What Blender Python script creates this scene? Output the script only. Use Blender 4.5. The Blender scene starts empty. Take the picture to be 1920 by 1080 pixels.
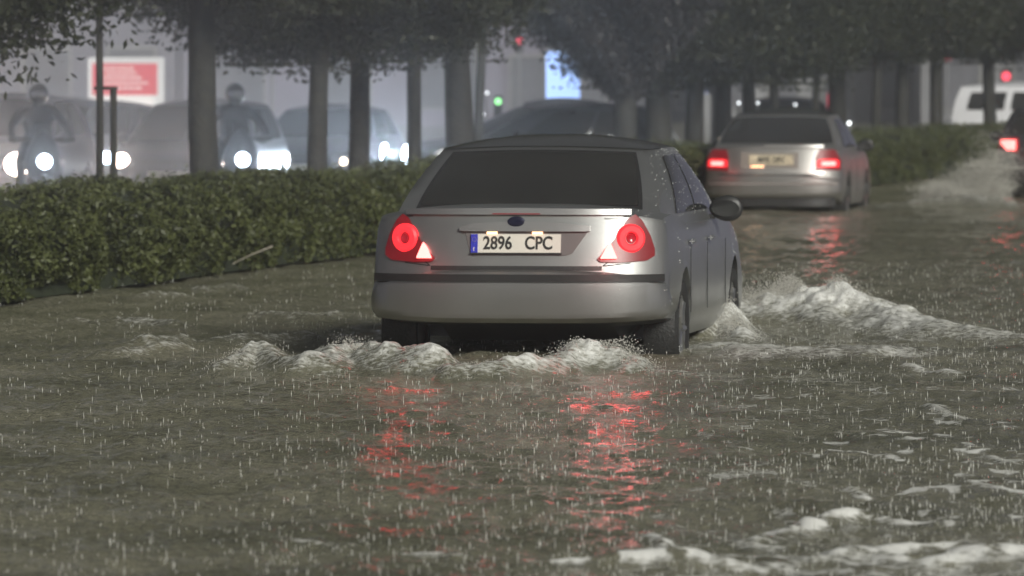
import bpy, bmesh, math, random
import numpy as np
from mathutils import Vector, Matrix, noise as mnoise
random.seed(7); RNG = np.random.default_rng(7)
R = math.radians; PI = math.pi
S = bpy.context.scene; C = S.collection

# ---------------------------------------------------------------- camera, sky, lamps, exposure
F = 13000.0; HZ = 149.0; CH = 1.78; WZ = 0.17       # focal length and horizon in photo pixels, camera and water heights
PITCH = math.atan((540 - HZ) / F)
cam = bpy.data.cameras.new('camera'); co = bpy.data.objects.new('camera', cam); C.objects.link(co)
co.location = (0, 0, CH); co.rotation_euler = (PI/2 - PITCH, 0, 0)
cam.lens = 36 * F / 1920; cam.sensor_width = 36; cam.dof.use_dof = True; cam.dof.focus_distance = 35; cam.dof.aperture_fstop = 6.5; cam.clip_start = .5; cam.clip_end = 900
S.camera = co
w = bpy.data.worlds.new('World'); S.world = w; w.use_nodes = True
nt = w.node_tree; bg = nt.nodes['Background']
tc = nt.nodes.new('ShaderNodeTexCoord'); sx = nt.nodes.new('ShaderNodeSeparateXYZ'); rp = nt.nodes.new('ShaderNodeValToRGB')
nt.links.new(tc.outputs['Generated'], sx.inputs[0]); nt.links.new(sx.outputs['Z'], rp.inputs[0]); nt.links.new(rp.outputs[0], bg.inputs[0])
rp.color_ramp.elements[0].color = (.150, .150, .215, 1); rp.color_ramp.elements[0].position = .0
rp.color_ramp.elements[1].color = (.050, .052, .055, 1); rp.color_ramp.elements[1].position = .16
bg.inputs[1].default_value = 1.0
sun = bpy.data.lights.new('street_light_wash', 'SUN'); sun.energy = 3.1; sun.angle = R(16); sun.color = (1, .985, .90)
so = bpy.data.objects.new('street_light_wash', sun); C.objects.link(so); so.rotation_euler = (R(67), 0, R(27))
S.view_settings.view_transform = 'Standard'; S.view_settings.look = 'None'; S.view_settings.exposure = 0.42; S.view_settings.gamma = 1
S.render.engine = 'CYCLES'; S.cycles.use_denoising = True; S.cycles.max_bounces = 6; S.cycles.volume_bounces = 1
S.cycles.transparent_max_bounces = 12; S.cycles.sample_clamp_indirect = 4; S.cycles.sample_clamp_direct = 0
S.cycles.caustics_reflective = False; S.cycles.caustics_refractive = False

def wp(px, py, z=WZ):
    """world point where the sight line of a photo pixel meets height z"""
    s = (py - HZ) / (CH - z); d = F / s
    return Vector(((px - 960) / s, d, z))
def dp(px, d, py=None):
    x = (px - 960) * d / F
    return Vector((x, d, 0 if py is None else CH - (py - HZ) * d / F))

# ---------------------------------------------------------------- materials
def mat(name, col, rough=.6, metal=0, emit=0, ecol=None, spec=.5, coat=0, alpha=1, noise=0, nscale=8, bump=0, bscale=40, col2=None, trans=0, cr=.05):
    m = bpy.data.materials.new(name); m.use_nodes = True; t = m.node_tree; b = t.nodes['Principled BSDF']
    b.inputs['Base Color'].default_value = (*col, 1); b.inputs['Roughness'].default_value = rough; b.inputs['Metallic'].default_value = metal
    b.inputs['Specular IOR Level'].default_value = spec; b.inputs['Coat Weight'].default_value = coat; b.inputs['Coat Roughness'].default_value = cr
    b.inputs['Alpha'].default_value = alpha; b.inputs['Transmission Weight'].default_value = trans
    if emit:
        b.inputs['Emission Color'].default_value = (*(ecol or col), 1); b.inputs['Emission Strength'].default_value = emit
    if noise or bump:
        tx = t.nodes.new('ShaderNodeTexCoord')
    if noise:
        n = t.nodes.new('ShaderNodeTexNoise'); n.inputs['Scale'].default_value = nscale; n.inputs['Detail'].default_value = 5
        t.links.new(tx.outputs['Object'], n.inputs['Vector'])
        r = t.nodes.new('ShaderNodeValToRGB'); r.color_ramp.elements[0].position = .3; r.color_ramp.elements[1].position = .7
        c2 = col2 or tuple(min(1, c * (1 + noise)) for c in col)
        c1 = col if col2 else tuple(c * (1 - noise) for c in col)
        r.color_ramp.elements[0].color = (*c1, 1); r.color_ramp.elements[1].color = (*c2, 1)
        t.links.new(n.outputs['Fac'], r.inputs[0]); t.links.new(r.outputs[0], b.inputs['Base Color'])
    if bump:
        n2 = t.nodes.new('ShaderNodeTexNoise'); n2.inputs['Scale'].default_value = bscale; n2.inputs['Detail'].default_value = 4
        t.links.new(tx.outputs['Object'], n2.inputs['Vector'])
        bp = t.nodes.new('ShaderNodeBump'); bp.inputs['Strength'].default_value = bump; bp.inputs['Distance'].default_value = .02
        t.links.new(n2.outputs['Fac'], bp.inputs['Height']); t.links.new(bp.outputs[0], b.inputs['Normal'])
        if coat: t.links.new(bp.outputs[0], b.inputs['Coat Normal'])
    return m
M = dict(
    silver=mat('silver_paint', (.39, .395, .39), .37, .86, coat=.5, cr=.22, noise=.06, nscale=3, bump=.015, bscale=60),
    silver2=mat('beige_silver_paint', (.41, .40, .385), .40, .85, coat=.3, cr=.32, noise=.06, nscale=3, bump=.015, bscale=60),
    darkpaint=mat('dark_paint', (.03, .032, .036), .3, .2, coat=.8, bump=.08, bscale=40),
    greypaint=mat('grey_paint', (.11, .115, .12), .35, .3, coat=.6, bump=.08, bscale=40),
    whitepaint=mat('white_paint', (.75, .75, .78), .4, 0, coat=.5),
    trim=mat('black_trim', (.02, .02, .02), .45, bump=.1),
    seam=mat('seam_shadow', (.012, .012, .012), .8),
    palepaint=mat('pale_paint', (.33, .33, .34), .4, .2, coat=.5),
    roof_reflection=mat('dark_roof_reflection', (.07, .072, .066), .3, .4, coat=.8, bump=.06, bscale=50),  # dark reflections on the wet silver roofs, painted into the base colour
    badge_grey=mat('badge_grey', (.08, .08, .08), .3, .8),
    pane_grey=mat('window_pane_grey', (.10, .10, .115), .6, noise=.2, nscale=2),  # pane glass greyed to lift the dim far facades
    rubber=mat('tyre_rubber', (.018, .018, .018), .55, bump=.3, bscale=60),
    rim=mat('alloy', (.4, .4, .4), .3, .9),
    glass=mat('dark_glass', (.022, .022, .02), .06, 0, spec=.6, noise=.3, nscale=2),
    chrome=mat('chrome', (.6, .6, .6), .15, 1),
    redoff=mat('red_lens', (.12, .004, .006), .4, emit=.08, ecol=(1, .02, .05), coat=.3, cr=.3),
    redon=mat('red_lamp_lit', (.35, .008, .012), .5, emit=1.15, ecol=(1, .025, .035)),
    redhot=mat('red_lamp_bright', (.7, .15, .15), .6, emit=3.4, ecol=(1, .19, .17)),
    redcore=mat('red_lamp_core', (.3, .01, .02), .2, emit=.12, ecol=(1, .03, .06)),
    amber=mat('plate_lamp', (1, .6, .35), .3, emit=2.2, ecol=(1, .48, .25)),
    plate=mat('plate_white', (.62, .61, .55), .4),
    plate2=mat('plate_yellowish', (.5, .44, .32), .4, noise=.25, nscale=14),  # mottled yellowish tone, shared by the far plate and the star ring
    blue=mat('plate_blue', (.03, .035, .4), .4),
    ink=mat('plate_ink', (.012, .012, .012), .5),
    hlw=mat('headlamp_warm', (1, .9, .8), .2, emit=11, ecol=(1, .80, .70)),
    hlb=mat('headlamp_cool', (.8, .9, 1), .2, emit=11, ecol=(.70, .84, 1)),
    hls=mat('small_lamp_and_glint', (1, 1, 1), .2, emit=3, ecol=(.92, .97, 1)),
    hly=mat('small_warm_lamp', (1, .9, .7), .2, emit=5, ecol=(1, .82, .6)),
    green=mat('green_lamp', (.3, .9, .3), .2, emit=1.6, ecol=(.35, 1, .4)),
    concrete=mat('kerb_concrete', (.25, .25, .24), .8, noise=.25, nscale=6, bump=.3),
    soil=mat('soil', (.05, .04, .03), .9, noise=.4, nscale=5, bump=.5),
    asphalt=mat('asphalt', (.05, .05, .05), .85, noise=.3, nscale=20, bump=.4),
    bark=mat('bark', (.026, .025, .020), .85, noise=.35, nscale=9, bump=.8, bscale=22),
    steel=mat('galvanised_steel', (.25, .25, .26), .5, .5),
    darkcloth=mat('dark_cloth', (.03, .032, .04), .75, noise=.3),
    skin=mat('skin', (.45, .28, .2), .6),
)
def leafmat(name, c1, c2, scale=1.1):
    m = bpy.data.materials.new(name); m.use_nodes = True; t = m.node_tree; b = t.nodes['Principled BSDF']
    g = t.nodes.new('ShaderNodeNewGeometry'); tx = t.nodes.new('ShaderNodeTexCoord')
    n = t.nodes.new('ShaderNodeTexNoise'); n.inputs['Scale'].default_value = scale; n.inputs['Detail'].default_value = 3
    t.links.new(tx.outputs['Object'], n.inputs['Vector'])
    a = t.nodes.new('ShaderNodeMath'); a.operation = 'MULTIPLY_ADD'; a.inputs[1].default_value = .45
    t.links.new(g.outputs['Random Per Island'], a.inputs[0]); t.links.new(n.outputs['Fac'], a.inputs[2])
    r = t.nodes.new('ShaderNodeValToRGB'); r.color_ramp.elements[0].position = .30; r.color_ramp.elements[1].position = .95
    r.color_ramp.elements[0].color = (*c1, 1); r.color_ramp.elements[1].color = (*c2, 1)
    t.links.new(a.outputs[0], r.inputs[0]); t.links.new(r.outputs[0], b.inputs['Base Color'])
    b.inputs['Roughness'].default_value = .5; b.inputs['Specular IOR Level'].default_value = .3
    return m
M['leaf'] = leafmat('tree_leaves', (.008, .010, .004), (.026, .030, .012))
M['hedgeleaf'] = leafmat('hedge_leaves', (.010, .014, .005), (.082, .094, .032), 1.7)
M['needle'] = leafmat('dark_needles', (.010, .010, .010), (.026, .024, .026))

# ---------------------------------------------------------------- helpers
def tag(o, label=None, cat=None, group=None, kind=None):
    if label: o['label'] = label
    if cat: o['category'] = cat
    if group: o['group'] = group
    if kind: o['kind'] = kind
    return o
def link(name, me, m, parent=None, loc=None, smooth=True, angle=40):
    o = bpy.data.objects.new(name, me); C.objects.link(o)
    if m: me.materials.append(M[m] if isinstance(m, str) else m)
    if smooth and len(me.polygons):
        me.polygons.foreach_set('use_smooth', [True] * len(me.polygons)); me.set_sharp_from_angle(angle=R(angle))
    if parent: o.parent = parent
    if loc is not None: o.location = loc
    return o
def mesh(name, v, f, m, parent=None, loc=None, smooth=True, angle=40):
    me = bpy.data.meshes.new(name); me.from_pydata([tuple(p) for p in v], [], f); me.update()
    bm = bmesh.new(); bm.from_mesh(me); bmesh.ops.recalc_face_normals(bm, faces=bm.faces); bm.to_mesh(me); bm.free()
    return link(name, me, m, parent, loc, smooth, angle)
def bmobj(name, bm, m, parent=None, loc=None, smooth=True, angle=40):
    me = bpy.data.meshes.new(name); bm.to_mesh(me); bm.free(); me.update()
    return link(name, me, m, parent, loc, smooth, angle)
def empty(name, loc=(0, 0, 0), rz=0):
    o = bpy.data.objects.new(name, None); C.objects.link(o); o.location = loc; o.rotation_euler = (0, 0, rz); o.empty_display_size = .2
    return o
def bbox(bm, cx, cy, cz, sx, sy, sz, bev=0):
    r = bmesh.ops.create_cube(bm, size=1, matrix=Matrix.Translation((cx, cy, cz)) @ Matrix.Diagonal((sx, sy, sz, 1)))
    if bev:
        es = list({e for v in r['verts'] for e in v.link_edges}); bmesh.ops.bevel(bm, geom=es, offset=bev, segments=2, affect='EDGES')
def tube(bm, pts, rad, n=10):
    """tapered tube along a chain of points"""
    pts = [Vector(p) for p in pts]; rad = rad if isinstance(rad, (list, tuple)) else [rad] * len(pts)
    rings = []
    for i, p in enumerate(pts):
        d = (pts[min(i+1, len(pts)-1)] - pts[max(i-1, 0)]).normalized()
        a = d.orthogonal().normalized() if i == 0 else (rings_a - d * rings_a.dot(d)).normalized()
        rings_a = a; b = d.cross(a)
        rings.append([bm.verts.new(p + (a * math.cos(2*PI*k/n) + b * math.sin(2*PI*k/n)) * rad[i]) for k in range(n)])
    for r0, r1 in zip(rings, rings[1:]):
        for k in range(n): bm.faces.new((r0[k], r0[(k+1) % n], r1[(k+1) % n], r1[k]))
    bm.faces.new(rings[0][::-1]); bm.faces.new(rings[-1])
def lathe(bm, prof, axis='X', c=(0, 0, 0), n=32, close=True):
    """prof: list of (offset along axis, radius)"""
    rings = []
    for a, r in prof:
        ring = []
        for k in range(n):
            t = 2*PI*k/n; u, v = r*math.cos(t), r*math.sin(t)
            p = (a, u, v) if axis == 'X' else (u, a, v) if axis == 'Y' else (u, v, a)
            ring.append(bm.verts.new(Vector(c) + Vector(p)))
        rings.append(ring)
    for r0, r1 in zip(rings, rings[1:]):
        for k in range(n): bm.faces.new((r0[k], r0[(k+1) % n], r1[(k+1) % n], r1[k]))
    if close:
        bm.faces.new(rings[0][::-1]); bm.faces.new(rings[-1])
    else:
        for k in range(n): bm.faces.new((rings[-1][k], rings[-1][(k+1) % n], rings[0][(k+1) % n], rings[0][k]))
    bmesh.ops.recalc_face_normals(bm, faces=bm.faces)
def soup(name, verts, nper, m, parent=None, faces=None, smooth=False):
    """many small identical-topology bits in one mesh: verts (N*k,3), faces is the local face list"""
    k = nper; N = len(verts) // k; faces = np.array(faces); fl = (faces[None] + (np.arange(N) * k)[:, None, None]).reshape(-1, faces.shape[1])
    me = bpy.data.meshes.new(name); me.vertices.add(len(verts)); me.vertices.foreach_set('co', np.asarray(verts, 'f').ravel())
    me.loops.add(fl.size); me.loops.foreach_set('vertex_index', fl.ravel().astype('i'))
    me.polygons.add(len(fl)); me.polygons.foreach_set('loop_start', (np.arange(len(fl)) * fl.shape[1]).astype('i'))
    me.update(calc_edges=True); me.validate()
    o = bpy.data.objects.new(name, me); C.objects.link(o); me.materials.append(M[m] if isinstance(m, str) else m)
    if smooth: me.polygons.foreach_set('use_smooth', [True] * len(me.polygons))
    if parent: o.parent = parent
    return o
OCT = [(0, 2, 4), (2, 1, 4), (1, 3, 4), (3, 0, 4), (2, 0, 5), (1, 2, 5), (3, 1, 5), (0, 3, 5)]
def octs(c, rx, ry, rz):
    c = np.asarray(c)[:, None, :]; n = len(c)
    d = np.zeros((n, 6, 3)); d[:, 0, 0] = rx; d[:, 1, 0] = -rx; d[:, 2, 1] = ry; d[:, 3, 1] = -ry; d[:, 4, 2] = rz; d[:, 5, 2] = -rz
    return (c + d).reshape(-1, 3)
def vnoise(x, y, seed=0):
    """2-D value noise in numpy, -1..1"""
    xi = np.floor(x).astype(np.int64); yi = np.floor(y).astype(np.int64); fx = x - xi; fy = y - yi
    fx = fx*fx*fx*(fx*(fx*6-15)+10); fy = fy*fy*fy*(fy*(fy*6-15)+10)
    def h(a, b):
        n = (a * 374761393 + b * 668265263 + seed * 1442695041) & 0xffffffff
        n = ((n ^ (n >> 13)) * 1274126177) & 0xffffffff
        return ((n ^ (n >> 16)) & 0xffff) / 32767.5 - 1
    return (h(xi, yi)*(1-fx) + h(xi+1, yi)*fx)*(1-fy) + (h(xi, yi+1)*(1-fx) + h(xi+1, yi+1)*fx)*fy
def fbm(x, y, o=4, seed=0):
    s = 0; a = 1; t = 0
    for i in range(o): s = s + a*vnoise(x*2**i, y*2**i, seed+i*17); t += a; a *= .5
    return s / t
def text(name, body, size, m, parent, loc, rot, sx=1, off=0, ext=.002):
    cu = bpy.data.curves.new(name, 'FONT'); cu.body = body; cu.size = size; cu.align_x = 'CENTER'; cu.align_y = 'CENTER'; cu.extrude = ext; cu.offset = off
    t = bpy.data.objects.new('tmp', cu); C.objects.link(t); bpy.context.view_layer.update()
    me = bpy.data.meshes.new_from_object(t.evaluated_get(bpy.context.evaluated_depsgraph_get())); bpy.data.objects.remove(t)
    o = link(name, me, m, parent, loc, smooth=False); o.rotation_euler = rot; o.scale = (sx, 1, 1)
    return o

# ---------------------------------------------------------------- ground and water
YAW = 9.0
def front(d): return .164 * (d - 49) - 3.62           # near edge of the hedge
def road():
    v = []; f = []
    for i, y in enumerate((-30, 420)): v += [(-150, y, 0), (150, y, 0)]
    mesh('road', v, [(0, 1, 3, 2)], 'asphalt', smooth=False)['kind'] = 'structure'
    v = []
    for d in (30, 330):
        fx = front(d) - .18; v += [(fx, d, .005), (fx - 2.5, d, .005), (fx, d, .20), (fx - 2.5, d, .20)]
    mesh('median_strip', v, [(0, 1, 3, 2), (4, 6, 7, 5), (0, 2, 6, 4), (1, 5, 7, 3), (2, 3, 7, 6)], 'concrete', smooth=False)['kind'] = 'structure'
road()

def watermat():
    m = bpy.data.materials.new('flood_water'); m.use_nodes = True; t = m.node_tree; b = t.nodes['Principled BSDF']
    L = t.links.new; N = t.nodes.new
    at = N('ShaderNodeAttribute'); at.attribute_name = 'foam'
    g = N('ShaderNodeNewGeometry')
    n = N('ShaderNodeTexNoise'); n.inputs['Scale'].default_value = .8; n.inputs['Detail'].default_value = 4; L(g.outputs['Position'], n.inputs['Vector'])
    r = N('ShaderNodeValToRGB'); r.color_ramp.elements[0].position = .35; r.color_ramp.elements[1].position = .65
    r.color_ramp.elements[0].color = (.130, .128, .086, 1); r.color_ramp.elements[1].color = (.228, .218, .158, 1); L(n.outputs['Fac'], r.inputs[0])
    # fine broken edge of the foam
    n3 = N('ShaderNodeTexNoise'); n3.inputs['Scale'].default_value = 26; n3.inputs['Detail'].default_value = 6; L(g.outputs['Position'], n3.inputs['Vector'])
    n3b = N('ShaderNodeMath'); n3b.operation = 'MULTIPLY_ADD'; n3b.inputs[1].default_value = 1.8; n3b.inputs[2].default_value = -.9; L(n3.outputs['Fac'], n3b.inputs[0])
    ad = N('ShaderNodeMath'); ad.operation = 'ADD'; L(at.outputs['Fac'], ad.inputs[0]); L(n3b.outputs[0], ad.inputs[1])
    mr = N('ShaderNodeMapRange'); mr.inputs['From Min'].default_value = .30; mr.inputs['From Max'].default_value = 1.10; L(ad.outputs[0], mr.inputs['Value'])
    mx = N('ShaderNodeMix'); mx.data_type = 'RGBA'; L(mr.outputs[0], mx.inputs['Factor']); L(r.outputs[0], mx.inputs['A']); mx.inputs['B'].default_value = (.80, .80, .77, 1)
    L(mx.outputs['Result'], b.inputs['Base Color'])
    mr2 = N('ShaderNodeMapRange'); mr2.inputs['To Min'].default_value = .08; mr2.inputs['To Max'].default_value = .6; L(mr.outputs[0], mr2.inputs['Value']); L(mr2.outputs[0], b.inputs['Roughness'])
    b.inputs['IOR'].default_value = 1.33
    # rain-pocked skin of the water
    mp = N('ShaderNodeMapping'); mp.inputs['Scale'].default_value = (1, .55, 1); L(g.outputs['Position'], mp.inputs['Vector'])
    n1 = N('ShaderNodeTexNoise'); n1.inputs['Scale'].default_value = 9; n1.inputs['Detail'].default_value = 5; L(mp.outputs[0], n1.inputs['Vector'])
    vo = N('ShaderNodeTexVoronoi'); vo.inputs['Scale'].default_value = 16; L(g.outputs['Position'], vo.inputs['Vector'])
    wv = N('ShaderNodeMath'); wv.operation = 'MULTIPLY'; wv.inputs[1].default_value = 30; L(vo.outputs['Distance'], wv.inputs[0])
    sn = N('ShaderNodeMath'); sn.operation = 'SINE'; L(wv.outputs[0], sn.inputs[0])
    mm = N('ShaderNodeMath'); mm.operation = 'MULTIPLY_ADD'; mm.inputs[1].default_value = .10; L(sn.outputs[0], mm.inputs[0]); L(n1.outputs['Fac'], mm.inputs[2])
    bp = N('ShaderNodeBump'); bp.inputs['Distance'].default_value = .03; fb = N('ShaderNodeMapRange'); fb.inputs['To Min'].default_value = .72; fb.inputs['To Max'].default_value = .22; L(mr.outputs[0], fb.inputs['Value']); L(fb.outputs[0], bp.inputs['Strength']); L(mm.outputs[0], bp.inputs['Height']); L(bp.outputs[0], b.inputs['Normal'])
    return m
M['water'] = watermat()

def water():
    ys = np.linspace(1.61*6933/20.5, 1.61*6933/150, 640); d = np.sort(np.concatenate([1.61*6933/ys, np.linspace(36.5, 51, 330)]))
    d = np.concatenate([np.linspace(-25, 19.5, 8), d, np.linspace(155, 420, 10)])
    t = np.linspace(-.088, .088, 720); t = np.concatenate([[-5, -2, -.8, -.4, -.2, -.12], t, [.12, .2, .4, .8, 2, 5]])
    D, T = np.meshgrid(d, t, indexing='ij'); X = T * np.maximum(D, 20.5); Y = D
    # swell and chop
    H = .030*fbm(X*.9, Y*.5, 3, 1) + .018*(1-np.abs(fbm(X*2.2+3, Y*1.1, 3, 5))*2.2) + .013*fbm(X*5.5, Y*3, 2, 9) + .004*fbm(X*15, Y*9, 2, 19)
    foam = np.zeros_like(H)
    nz = fbm(X*5, Y*2.2, 4, 21); nf = fbm(X*13, Y*7, 3, 31)
    def ridge(pts, wd, h, fm, wf=None, sharp=1.0):
        """crest along a chain of photo pixels (base line on the water): width wd, height h at each point"""
        nonlocal H, foam
        P = [wp(*p) for p in pts]
        best = np.zeros_like(H); bf = np.zeros_like(H)
        for i in range(len(P)-1):
            a, b = P[i], P[i+1]; ax, ay = a.x, a.y; bx, by = b.x, b.y
            L2 = (bx-ax)**2+(by-ay)**2 + 1e-9
            u = np.clip(((X-ax)*(bx-ax)+(Y-ay)*(by-ay))/L2, 0, 1)
            dist = np.sqrt((X-ax-u*(bx-ax))**2 + ((Y-ay-u*(by-ay))*.6)**2)
            ww = wd[i]*(1-u)+wd[i+1]*u; hh = h[i]*(1-u)+h[i+1]*u; ff = fm[i]*(1-u)+fm[i+1]*u
            e = np.exp(-(dist/ww)**2)
            best = np.maximum(best, e*hh); bf = np.maximum(bf, np.exp(-(dist/(ww*1.35))**2)*ff)
        H = H + best*(1 + .45*nz + .14*nf)
        foam = np.maximum(foam, bf)
    # bow wave thrown to the right by the front wheel, running out towards the right edge
    ridge([(1395, 606), (1470, 604), (1560, 606), (1640, 612), (1760, 628), (1930, 640)], [.26, .38, .42, .36, .25, .2], [.12, .19, .20, .14, .06, .03], [1, 1.1, 1.1, .95, .7, .6])
    # water climbing beside the rear wheel
    ridge([(1300, 640), (1345, 632), (1400, 645)], [.13, .20, .15], [.22, .22, .05], [.9, .9, .6])
    ridge([(1310, 655), (1480, 668), (1700, 668)], [.3, .35, .35], [.03, .04, .03], [.75, .7, .5])
    # churned lobes behind the bumper
    ridge([(420, 700), (480, 692), (520, 700)], [.12, .16, .1], [.08, .12, .06], [.55, .6, .5])
    ridge([(600, 702), (650, 695), (740, 700), (800, 704)], [.18, .22, .2, .2], [.10, .14, .16, .12], [.75, .8, .75, .65])
    ridge([(850, 712), (930, 712), (1010, 706), (1080, 698), (1150, 698), (1190, 700)], [.12, .14, .14, .17, .16, .12], [.10, .09, .10, .14, .15, .08], [.7, .75, .85, .9, .85, .7])
    ridge([(1190, 704), (1300, 706)], [.12, .12], [.03, .02], [.5, .45])
    # disturbed water on the left between hedge and car
    for a in ([(160, 610), (260, 614), (330, 618)], [(270, 655), (350, 650)], [(380, 552), (430, 548)], [(270, 566), (330, 562)], [(480, 600), (560, 605), (640, 602)], [(200, 672), (330, 664)], [(420, 645), (560, 640)]):
        ridge(a, [.14]*len(a), [.045]*len(a), [.42]*len(a))
    # trough pushed out behind-left of the car
    c = wp(560, 660); H -= .05*np.exp(-(((X-c.x)/.35)**2+((Y-c.y)/1.2)**2))
    # wash of the far cars
    ridge([(1330, 412), (1460, 408), (1600, 412)], [.25]*3, [.03]*3, [.35]*3)
    ridge([(1650, 392), (1760, 388), (1880, 392)], [.4]*3, [.07, .10, .14], [.4, .55, .6])
    ridge([(1700, 420), (1920, 425)], [.5]*2, [.04]*2, [.3]*2)
    # drifting foam in the lower right corner
    fr = fbm(X*1.6+9, Y*.9, 4, 41)
    py = HZ + 1.61*F/np.maximum(Y, 5); px = 960 + X*F/np.maximum(Y, 5)
    ridge([(1010, 1066), (1180, 1062), (1300, 1056), (1420, 1066)], [.05, .07, .07, .05], [.01, .03, .03, .01], [.6, .95, .95, .6])
    ridge([(1400, 1030), (1460, 1010), (1540, 985), (1620, 975), (1700, 985)], [.05, .05, .06, .05, .04], [.01, .02, .035, .03, .01], [.6, .75, .95, .8, .6])
    ridge([(1540, 1050), (1600, 1040), (1680, 1028), (1800, 1022)], [.06, .07, .06, .04], [.02, .03, .02, .01], [.8, .95, .8, .55])
    ridge([(1750, 1062), (1830, 1052), (1920, 1046), (1990, 1050)], [.08, .10, .09, .06], [.02, .035, .03, .01], [.8, 1.0, 1.0, .8])
    ridge([(1200, 1012), (1235, 1022), (1250, 1040)], [.03, .04, .03], [.01, .02, .01], [.6, .8, .6])
    for a in ([(1590, 925), (1625, 940)], [(1820, 915), (1900, 930), (1960, 935)], [(1850, 855), (1900, 870)], [(1480, 985), (1510, 990)], [(1740, 770), (1800, 790)], [(1700, 690), (1790, 700)], [(770, 1045), (850, 1052)], [(560, 1020), (640, 1024)]):
        ridge(a, [.035]*len(a), [.012]*len(a), [.75]*len(a))
    foam = np.where((Y < 27) & (X > -.2), foam*(1.25+2.0*fbm(X*18, Y*8, 3, 71)), foam)
    lace = 1-np.abs(fbm(X*5, Y*2.2, 4, 41))*3.2
    m1 = np.clip((25.2-Y)/2.0, 0, 1)*np.clip((X-.1)/.8, 0, 1)
    foam = np.maximum(foam, m1*np.clip(lace, 0, 1.15))
    m2 = np.clip((40-Y)/10, 0, 1)*np.clip((X-.3)/1.2, 0, 1)
    fl = np.clip((fbm(X*7, Y*3.2, 3, 51)-.33)*5, 0, .75); foam = np.maximum(foam, (m2*.9+.25)*fl*np.clip((60-Y)/15, 0, 1))  # small foam bits that also stand in for scattered specular sparkle
    foam = np.maximum(foam, np.clip(.10+.55*fbm(X*2.4, Y*1.0, 4, 61), 0, .45)*np.clip((60-Y)/8, 0, 1)*np.clip((Y-33)/8, 0, 1)*np.clip(.5+(X-.5)/2, .25, 1))
    foam = foam*(1+.55*nz) + .45*nf*foam
    near = (Y > 18) & (Y < 155); H = np.where(near, H, 0); foam = np.where(near, foam, 0)
    # keep it clear of the median
    nr, nc = X.shape; V = np.stack([X, Y, WZ + H], -1).reshape(-1, 3)
    me = bpy.data.meshes.new('flood_water'); me.vertices.add(len(V)); me.vertices.foreach_set('co', V.astype('f').ravel())
    i = np.arange(nr*nc).reshape(nr, nc); q = np.stack([i[:-1, :-1], i[:-1, 1:], i[1:, 1:], i[1:, :-1]], -1).reshape(-1, 4)
    me.loops.add(q.size); me.loops.foreach_set('vertex_index', q.ravel().astype('i')); me.polygons.add(len(q))
    me.polygons.foreach_set('loop_start', (np.arange(len(q))*4).astype('i')); me.update(calc_edges=True)
    a = me.attributes.new('foam', 'FLOAT', 'POINT'); a.data.foreach_set('value', foam.astype('f').ravel())
    me.polygons.foreach_set('use_smooth', [True]*len(q))
    o = bpy.data.objects.new('flood_water', me); C.objects.link(o); me.materials.append(M['water']); o['kind'] = 'structure'
water()

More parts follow.
